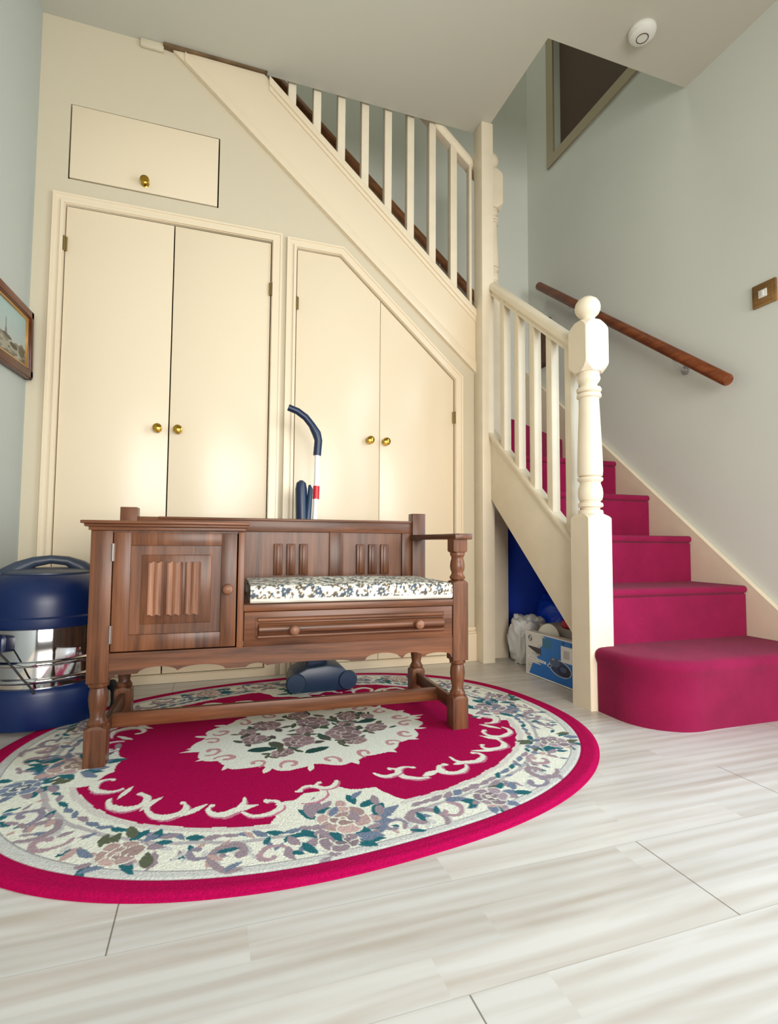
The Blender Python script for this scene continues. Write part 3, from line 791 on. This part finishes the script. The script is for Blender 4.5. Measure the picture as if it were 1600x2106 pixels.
    garland([(.475, .105, .044, 2.2, -4.4, .0062), (.43, .20, .050, -.4, 4.4, .0065), (.365, .27, .046, -.6, 4.2, .006), (.285, .305, .047, 3.4, -4.2, .0062),
             (.205, .335, .043, 0.2, 4.3, .0062), (.120, .315, .046, 1.2, 4.4, .0062), (.075, .295, .030, 3.2, -4.4, .0055)], mir)
    for sx, sy in mir:
        for (x, y, a_) in ((.33, .295, .5), (.25, .33, .1), (.16, .345, -.2), (.445, .165, 1.0), (.40, .235, .8)):
            p.leaf(sx*x, sy*y, .032, .008, a_*sx*sy, CM)
    # centre medallion
    e = np.sqrt((u/.285)**2+(v/.205)**2); tt = np.arctan2(v/.205, u/.285)
    med = e < 1+.055*np.abs(np.sin(tt*7))+.02*np.sin(tt*15)
    med |= (np.abs(v) < .022*(1-(np.abs(u)-.25)/.09)) & (np.abs(u) > .25) & (np.abs(u) < .335)
    p.mask(med, CM)
    for i in range(18):
        a = 2*PI*i/18+.1; x, y = .262*math.cos(a), .188*math.sin(a)
        curl(x, y, .025, a+(.9 if i % 2 else -.9), 4.6 if i % 2 else -4.6, 32, .0035, .005, (190, 140, 140))
        p.leaf(.295*math.cos(a+.17), .215*math.sin(a+.17), .022, .007, a+.2, CM)
    fl, lf = (142, 116, 116), [(74, 84, 64), (60, 84, 72), (96, 92, 78), (84, 76, 70)]
    for (x, y, S) in ((-.10, .10, .045), (.02, .075, .055), (.13, .08, .04), (.10, .02, .034), (-.02, .02, .034), (-.16, .07, .03), (.08, -.10, .034), (-.11, -.10, .034), (.18, .06, .03), (-.055, -.045, .052), (.07, -.035, .058), (.165, -.035, .038), (-.15, .015, .04), (.0, .145, .035)):
        for i in range(9):
            an = rng.uniform(0, 2*PI); d = S*rng.uniform(.85, 1.3); p.leaf(x+d*math.cos(an), y+d*.8*math.sin(an), S*.42, S*.17, rng.uniform(0, 6), rng.choice(lf))
        rose(x, y, S*.84, (fl, (196, 182, 172), (170, 130, 126)))
    p.leaf(-.15, -.06, .036, .014, -.1, (40, 72, 66)); p.leaf(.16, .02, .036, .013, .1, (40, 72, 66)); p.leaf(-.03, -.115, .035, .012, .2, (40, 72, 66))
    # pile speckle inside each coloured zone
    rs = np.random.default_rng(3); p.c *= (1+rs.normal(0, .07, (len(p.c), 1))).astype(np.float32).clip(.75, 1.25)
    set_pattern(me, np.clip(p.c, 0, 1))
    o = link('rug', me, M['rug'], None, True, None)
    o.location = (.859, -.683, 0); o.rotation_euler = (0, 0, .133)
    tag(o, 'oval crimson rug with cream floral border and medallion on the pale floor', 'rug')
rug()

# ------------------------------------------------------------------ seat cushion
def cushion():
    rng = random.Random(11)
    x0, x1 = .350, .882; y0, y1 = -.004, .318; z0, h = .350, .043
    # closed section across the depth (y,z), swept along x
    ns = 190; nx = 210
    ts = np.linspace(0, 1, ns, endpoint=False)
    w, hh = (y1-y0), h; rr = .014
    # rounded rectangle perimeter
    P = []
    seg = [('l', (y0, z0+rr), (y0, z0+hh-rr)), ('a', (y0+rr, z0+hh-rr), PI, PI/2), ('l', (y0+rr, z0+hh), (y1-rr, z0+hh)), ('a', (y1-rr, z0+hh-rr), PI/2, 0),
           ('l', (y1, z0+hh-rr), (y1, z0+rr)), ('a', (y1-rr, z0+rr), 0, -PI/2), ('l', (y1-rr, z0), (y0+rr, z0)), ('a', (y0+rr, z0+rr), -PI/2, -PI)]
    for s_ in seg:
        if s_[0] == 'l':
            (a, b), (c, d) = s_[1], s_[2]; n = max(2, int(math.hypot(c-a, d-b)/.0032))
            P += [(a+(c-a)*i/n, b+(d-b)*i/n) for i in range(n)]
        else:
            (cy, cz), t0, t1 = s_[1], s_[2], s_[3]; n = 6
            P += [(cy+rr*math.cos(t0+(t1-t0)*i/n), cz+rr*math.sin(t0+(t1-t0)*i/n)) for i in range(n)]
    P = np.array(P); ns = len(P)
    arc = np.concatenate([[0], np.cumsum(np.hypot(*np.diff(P, axis=0).T))])
    xs = np.concatenate([[x0+.012]*2, x0+np.array([.004, .0]), np.linspace(x0+.003, x1-.003, nx), [x1, x1-.004], [x1-.012]*2])
    k = np.concatenate([[.0, .86, .95, .985], np.ones(nx), [.985, .95, .86, .0]]); k[4] = 1
    cy, cz = (y0+y1)/2, z0+hh/2
    V = []; U = []; Tt = []
    for i, (x, kk) in enumerate(zip(xs, k)):
        Y = cy+(P[:, 0]-cy)*(kk if kk < .5 else 1-(1-kk)*.25); Zz = cz+(P[:, 1]-cz)*kk
        t = (x-x0)/(x1-x0)
        dome = .010*np.sin(np.pi*np.clip((Y-y0)/(y1-y0), 0, 1))*math.sin(PI*min(max(t, 0), 1))**.5
        Zz = Zz+dome*(P[:, 1] > cz)*min(1, kk)
        Y = Y-.004*np.sin(x*55)*(P[:, 0] < cy)*(np.abs(P[:, 1]-cz) < hh*.4)*.4
        V.append(np.stack([np.full(ns, x), Y, Zz], 1)); U.append(np.full(ns, x)); Tt.append(arc)
    V = np.concatenate(V); u = np.concatenate(U); v = np.concatenate(Tt)
    me = grid_mesh('seat_cushion', V, ns, len(xs), True)
    p = Paint(u, v, (226, 222, 208))
    BR, BL, DK = (112, 96, 76), (78, 92, 108), (84, 76, 66)
    for gx in range(20):
        for gy in range(14):
            x = x0+.002+gx*.0275+rng.uniform(-.006, .006)+(gy % 2)*.013; y = -.002+gy*.027+rng.uniform(-.004, .004)
            pts = [(x+i*.0016, y+.006*math.sin(i*.35+gx)) for i in range(14)]
            p.stroke(pts, .0012, DK)
            for i in range(6):
                a = rng.uniform(0, 6.28); q = pts[rng.randrange(14)]
                p.leaf(q[0]+.006*math.cos(a), q[1]+.006*math.sin(a), .0062, .0026, a+rng.uniform(-.4, .4), rng.choice([BR, BR, DK, BL]))
            if (gx+gy) % 3 == 0:
                for i in range(8):
                    a = i*PI/4; p.leaf(x+.0062*math.cos(a), y+.014+.0062*math.sin(a), .0055, .0024, a, BL)
                p.blob(x, y+.014, .0032, .0032, 0, (206, 200, 176))
            else:
                p.blob(x+.012, y+.013, .0042, .0036, .5, rng.choice([BL, BR])); p.blob(x-.008, y+.012, .003, .003, 0, BR)
    set_pattern(me, p.c)
    o = link('seat_cushion', me, M['cushion'], None, True, 60)
    o.location = (.333, -.758, .0085); o.rotation_euler = (0, 0, math.radians(-1.6))
    tag(o, 'cream seat cushion with small brown and blue flowers on the bench seat', 'cushion')
cushion()

# ------------------------------------------------------------------ blue drum vacuum cleaner
vac = thing('vacuum_cleaner', (.142, -.305, .0), 0, 'blue drum vacuum cleaner with a shiny steel band standing left of the bench', 'vacuum cleaner')
R = .162
MB().lathe([(R*.86, .008), (R*1.0, .012), (R*1.03, .03), (R*1.03, .10), (R*1.01, .113), (R*.99, .117), (R*.9, .118)], seg=64).build('base', M['blue'], vac)
def rib(z): return [(R*.955, z-.008), (R*.975, z-.0065), (R*.995, z-.003), (R*1.0, z), (R*.995, z+.003), (R*.975, z+.0065), (R*.955, z+.008)]
MB().lathe([(R*.95, .117)]+rib(.138)+rib(.182)+[(R*.955, .272), (R*.95, .275)], seg=96).build('steel_drum', M['chrome'], vac, angle=60)
hd = MB().lathe([(R*.98, .272), (R*1.02, .275), (R*1.03, .282), (R*1.03, .300), (R*1.0, .305), (R*1.0, .335), (R*.98, .360), (R*.91, .388), (R*.80, .407), (R*.66, .418), (R*.62, .419)], seg=64).build('head', M['blue'], vac)
m = MB(); 
hp = [(-.112, -.035, .385), (-.095, -.03, .408), (-.068, -.022, .430), (-.035, -.012, .447), (.005, -.002, .454), (.045, .006, .449), (.078, .014, .432), (.102, .02, .408), (.112, .022, .388)]
m.tube(hp, [.030, .027, .021, .015, .0125, .014, .020, .027, .030], 20); m.build('handle', M['grey_top'], hd)
MB().lathe([(R*.70, .414), (R*.70, .419), (R*.62, .425), (R*.3, .430), (R*.05, .431)], seg=64).build('cap', M['grey_top'], hd)
MB().box(-.13, -.055, -R-.022, -R*.6, .215, .262, .010, seg=3).build('hose_socket', M['blue'], vac)
m = MB(); m.tube([(-.06, -.176, .222), (-.045, -.178, .205), (-.025, -.178, .18), (-.005, -.176, .15), (.012, -.174, .128), (.02, -.172, .11)], .0028, 8); m.build('cord', M['black'], vac)
for a in (-2.3, -.8, .8, 2.3):
    x, y = R*.8*math.cos(a), R*.8*math.sin(a)
    MB().lathe([(.010, -.006), (.014, -.004), (.014, .004), (.010, .006)], (x, y, .0141), 16, m=Matrix.Rotation(PI/2, 4, 'X')).build('castor', M['black'], vac)
m = MB(); m.tube([(.155, .0, .075), (.18, -.02, .085), (.195, -.05, .075), (.20, -.075, .05), (.196, -.085, .022)], .014, 12); m.build('hose_connector', M['black'], vac)

# ------------------------------------------------------------------ upright cleaner behind the bench
up = thing('upright_sweeper', (.955, -.235, .009), 0, 'slim slate-blue upright sweeper leaning behind the bench', 'vacuum cleaner')
def LL(pts): return [Vector(p)-Vector((.955, -.235, .009)) for p in pts]
m = MB()
prof = [(-.10, .0), (-.104, .03), (-.092, .062), (-.05, .082), (.02, .088), (.07, .078), (.098, .05), (.103, .02), (.10, 0)]
m.prism([(a, b_) for a, b_ in prof], -.085, .05, 'xz', .006); m.build('floor_head', M['blue_grey'], up)
for x in (-.088, .088):
    MB().lathe([(.012, -.009), (.020, -.008), (.030, -.006), (.033, 0), (.030, .006), (.020, .006)], (x, -.086, .034), 26, m=Matrix.Rotation(PI/2, 4, 'X')).build('wheel', M['blue_grey'], up)
m = MB(); m.prism([(-.055, .07), (.03, .075), (.005, .17), (-.03, .17)], -.05, .03, 'xz', .008).box(-.035, .0, -.045, .02, .14, .2, .008); m.build('neck', M['blue_dark'], up)
m = MB(); m.tube(LL([(.925, -.235, .12), (.935, -.22, .45), (.945, -.205, .65), (.948, -.2, .71), (.95, -.2, .833)]), .0095, 16); pole = m.build('pole', M['white_tube'], up)
MB().tube(LL([(.9462, -.203, .665), (.9482, -.2, .712)]), .0118, 16).build('collar', M['red'], pole)
m = MB(); m.tube(LL([(.949, -.2, .825), (.953, -.2, .88), (.946, -.2, .905), (.928, -.2, .935), (.905, -.2, .962), (.875, -.2, .982), (.842, -.2, .993)]), [.0145, .0145, .0165, .013, .0128, .0125, .012], 18)
m.build('grip', M['blue_dark'], up)
m = MB(); m.tube(LL([(.900, -.20, .32), (.900, -.20, .5), (.897, -.20, .60), (.893, -.20, .70), (.893, -.20, .722), (.893, -.20, .731)]), [.030, .026, .022, .021, .017, .006], 20); m.build('dust_container', M['blue_dark'], up)
m = MB(); m.tube(LL([(.918, -.212, .3), (.915, -.21, .56), (.925, -.208, .70), (.922, -.206, .715)]), [.012, .012, .009, .004], 14); m.build('tube', M['blue_grey'], up)

# ------------------------------------------------------------------ under-stair storage
def lumpy(name, c, s, mt, seed, label, cat, amp=.18, fr=2.2, sub=4, flat=0):
    b = bmesh.new(); bmesh.ops.create_icosphere(b, subdivisions=sub, radius=1)
    from mathutils import noise
    for v in b.verts:
        d = v.co.normalized(); q = Vector((abs(d.x)**.7*math.copysign(1, d.x), abs(d.y)**.7*math.copysign(1, d.y), abs(d.z)**.7*math.copysign(1, d.z)))
        n_ = noise.noise(d*fr+Vector((seed, 0, 0)))+.5*noise.noise(d*fr*2.7+Vector((0, seed, 0)))+.3*abs(noise.noise(d*fr*5+Vector((0, 0, seed))))
        q = q*(1+amp*n_)
        v.co = Vector((q.x*s[0], q.y*s[1], max(q.z, -.78)*s[2]+.78*s[2]))
    o = MB()._add(b).build(name, mt, None, True, 50); o.location = c
    return tag(o, label, cat)
lumpy('blue_holdall', (2.12, .28, 0), (.22, .25, .42), M['blue_sheet'], 3, 'large dark blue bag filling the back of the under-stair space', 'bag', .06)
lumpy('blue_carrier_bag', (2.16, -.09, 0), (.18, .13, .165), M['blue_bag'], 8, 'shiny bright blue plastic bag heaped behind the blue box', 'bag', .13, 2.6, 5)
lumpy('white_carrier_bag', (1.90, -.10, 0), (.075, .072, .112), M['poly_bag'], 7, 'crumpled white plastic bag beside the blue box under the stairs', 'bag', .22, 2.0, 5)
lumpy('red_cloth', (1.925, -.395, .185), (.050, .060, .020), M['red_thing'], 12, 'crimson cloth lying on the grey box behind the blue box under the stairs', 'cloth', .12)
# flat box lying behind
b = thing('storage_box', (1.948, -.325, 0), .05, 'grey cardboard box at the back, behind the blue printed box', 'box')
MB().box(-.075, .075, -.12, .10, .0, .185, .002).build('box_body', M['card'], b)
pl = MB().lathe([(.052, 0), (.060, .004), (.060, .008), (.045, .011), (.018, .012)], (0, 0, 0), 40).build('plastic_lid', M['plastic_white'])
pl.location = (1.842, -.33, .138); pl.rotation_euler = (.1, -1.42, .06); tag(pl, 'round white plastic lid poking up behind the blue box', 'lid')

def printed_box():
    Lx, Lz, Dp = .290, .166, .035
    t = thing('product_box', (1.779, -.265, .001), -PI/2+.045, 'blue and white printed box with a floor cleaner picture leaning by the newel', 'box')
    # local: x along the face (towards the camera side), y into the stair space, z up
    body = MB().box(0, Lx, .0012, Dp, 0, Lz, .0012).build('box_body', M['plastic_white'], t)
    nx, nz = 240, 140
    xs = np.linspace(.001, Lx-.001, nx); zs = np.linspace(.001, Lz-.001, nz)
    X, Z = np.meshgrid(xs, zs); V = np.stack([X.ravel(), np.full(X.size, .0), Z.ravel()], 1)
    V2 = V.copy()
    me = grid_mesh('printed_face', V, nx, nz)
    p = Paint(X.ravel()/Lx, Z.ravel()/Lz, (14, 112, 196))
    u, v = p.u, p.v
    # pale upper-left floor-like photo with soft edge
    ed = .40+.10*np.sin(v*9)+.05*np.sin(v*23+1)-.12*(v < .35)
    p.mask(u < ed*.9, (190, 190, 186)); p.mask((u < ed*.72), (206, 206, 202)); p.mask((v < .30) & (u > .06+v*.3), (14, 104, 190))
    p.mask((u > .36) & (u < .55) & (v > .72) & (v < .93), (28, 110, 150))
    p.mask(v < .04, (226, 226, 226)); p.mask(v > .975, (224, 224, 224)); p.mask(u < .015, (226, 226, 226))
    # round emblem
    q = np.hypot((u-.10)*Lx, (v-.85)*Lz); p.mask((q < .0125) & (q > .0095), (60, 66, 76)); 
    for k in range(20): p.blob(.10+(-.03+.06*k/19), .85+.03*math.sin(k/19*6.28), .008, .014, 0, (70, 76, 86))
    # dark label with small pale lines, white strip
    p.mask((u > .06) & (u < .33) & (v > .47) & (v < .67) & (v > .67-(u-.0)*.55), (36, 42, 62))
    for k in range(7): p.rect(.15+k*.024, .165+k*.024, .50, .545, (150, 156, 170))
    p.mask((u > .05) & (u < .43) & (np.abs(v-(.43-.12*u)) < .028), (226, 228, 230))
    for k in range(12): p.mask((u > .08+k*.027) & (u < .094+k*.027) & (np.abs(v-(.43-.12*u)) < .010), (90, 100, 120))
    for k in range(4): p.rect(.045, .17-.02*k, .27-.045*k, .28-.045*k, (130, 132, 134))
    # plain white sticker
    p.rect(.72, .93, .52, .86, (230, 230, 230)); p.rect(.77, .88, .60, .78, (188, 190, 192))
    for (x, z) in ((.77, .92), (.92, .92)): p.blob(x, z, .022, .035, 0, (18, 50, 120))
    # appliance picture
    def ap(x, z, a, b_, an, c): p.blob(x, z, a, b_, an, c)
    ap(.70, .36, .215, .17, -.35, (200, 210, 220)); ap(.70, .36, .20, .155, -.35, (34, 54, 98)); ap(.60, .46, .10, .10, -.3, (70, 90, 126)); ap(.78, .33, .12, .125, -.3, (18, 30, 66)); ap(.76, .36, .06, .06, -.3, (60, 84, 130))
    ap(.50, .36, .05, .035, .4, (190, 200, 210)); ap(.51, .36, .035, .022, .4, (50, 70, 110)); ap(.57, .52, .03, .02, .5, (150, 160, 180))
    set_pattern(me, p.c)
    o = link('printed_face', me, M['print'], t, False); o['label'] = 'blue printed front'
printed_box()

# ------------------------------------------------------------------ wall things
def picture():
    # hung on the left wall, facing +X ; local y along the wall, z up
    t = thing('framed_picture', (XL+.001, -.195, 1.160), 0, 'small framed landscape painting in a dark wood frame on the left wall', 'picture')
    t.rotation_euler = (math.radians(4.0), 0, 0)
    w, h, f = .175, .116, .033
    m = MB()
    for (a, b_, c, d) in ((-w, w, h-f, h), (-w, w, -h, -h+f), (-w, -w+f, -h, h), (w-f, w, -h, h)):
        m.box(.0, .020, a, b_, c, d, .003); 
        m.box(.016, .024, a+.004 if b_-a > f*1.5 else a+.004, b_-.004, c+.004, d-.004, .003)
    m.build('frame', M['frame_wood'], t)
    holed('gilt_slip', [[(-w+f-.001, -h+f-.001), (w-f+.001, -h+f-.001), (w-f+.001, h-f+.001), (-w+f-.001, h-f+.001)],
                   [(-w+f+.005, -h+f+.005), (w-f-.005, -h+f+.005), (w-f-.005, h-f-.005), (-w+f+.005, h-f-.005)]], .008, .016, M['gilt'], t, 'yz')
    ny, nz = 150, 100
    Y, Z = np.meshgrid(np.linspace(-w+f, w-f, ny), np.linspace(-h+f, h-f, nz))
    me = grid_mesh('painting', np.stack([np.full(Y.size, .009), Y.ravel(), Z.ravel()], 1), ny, nz)
    u = (Y.ravel()+w-f)/(2*(w-f)); v = (Z.ravel()+h-f)/(2*(h-f)); p = Paint(u, v, (168, 180, 172))
    for k in range(30): v0 = .35+.65*k/30; p.mask(v > v0, (168-int(k*.4), 178+int(k*.2), 172+int(k*.3)))
    hz = .34+.04*np.sin(u*9)+.02*np.sin(u*31)
    p.mask(v < hz, (124, 116, 98)); p.mask(v < hz-.06, (150, 146, 128)); p.mask(v < .14+.03*np.sin(u*14), (110, 104, 88))
    rg = random.Random(2)
    for k in range(60): p.blob(rg.random(), rg.uniform(.02, .33), rg.uniform(.02, .07), rg.uniform(.008, .02), rg.uniform(-.3, .3), rg.choice([(92, 86, 70), (160, 156, 140), (130, 120, 104)]))
    p.mask((np.abs(u-.36) < .055*(1-(v-.3)/.3)) & (v > .3) & (v < .6), (112, 110, 106)); p.mask((np.abs(u-.36) < .012) & (v > .5) & (v < .68), (120, 122, 118))
    p.blob(.40, .36, .14, .035, -.1, (84, 78, 66)); p.blob(.60, .26, .12, .05, -.1, (76, 70, 58)); p.blob(.86, .25, .10, .10, 0, (98, 92, 74))
    set_pattern(me, p.c); link('painting', me, M['canvas'], t, False)
picture()
def switch():
    t = thing('light_switch', (XR, -.806, 1.387), 0, 'light switch with a wooden backplate on the right-hand wall', 'switch')
    m = MB(); m.box(-.010, .0, -.042, .042, -.041, .041, .003); m.box(-.013, -.008, -.034, .034, -.033, .033, .002); m.build('backplate', wood('switch_plate_wood', (92, 64, 30), (150, 112, 62), 'y', .4), t)
    m = MB(); m.box(-.0155, -.012, -.015, .015, -.014, .014, .0015); m.box(-.018, -.014, -.005, .005, -.009, .009, .0015); m.build('rocker', M['plastic_white'], t)
switch()
def detector():
    t = thing('smoke_detector', (2.049, -.644, H), 0, 'round white smoke detector on the ceiling above the stairs', 'smoke detector')
    MB().lathe([(.046, 0), (.048, -.004), (.048, -.012), (.045, -.017)], seg=40).build('base', M['plastic_white'], t)
    MB().lathe([(.045, -.016), (.043, -.024), (.034, -.030), (.022, -.032), (.008, -.032)], seg=40).build('cover', M['plastic_white'], t)
    b = MB()
    pts = [(.020*math.cos(a*PI/16), .020*math.sin(a*PI/16), -.0325) for a in range(33)]
    b.tube(pts, .0014, 8, caps=False); b.build('grille_ring', M['dark_wood'], t)
detector()
t = thing('small_picture', (XR, .475, 1.67), 0, 'small dark framed picture on the stair wall half hidden behind the spindles', 'picture')
m = MB()
for (a, b_, c, d) in ((-.055, .055, .115, .135), (-.055, .055, -.135, -.115), (-.055, -.037, -.135, .135), (.037, .055, -.135, .135)): m.box(-.016, 0, a, b_, c, d, .002)
m.build('frame', M['dark_wood'], t); MB().box(-.008, 0, -.04, .04, -.118, .118).build('print', mat('brown_print', (96, 66, 50), .6, var=.25, vscale=20), t)
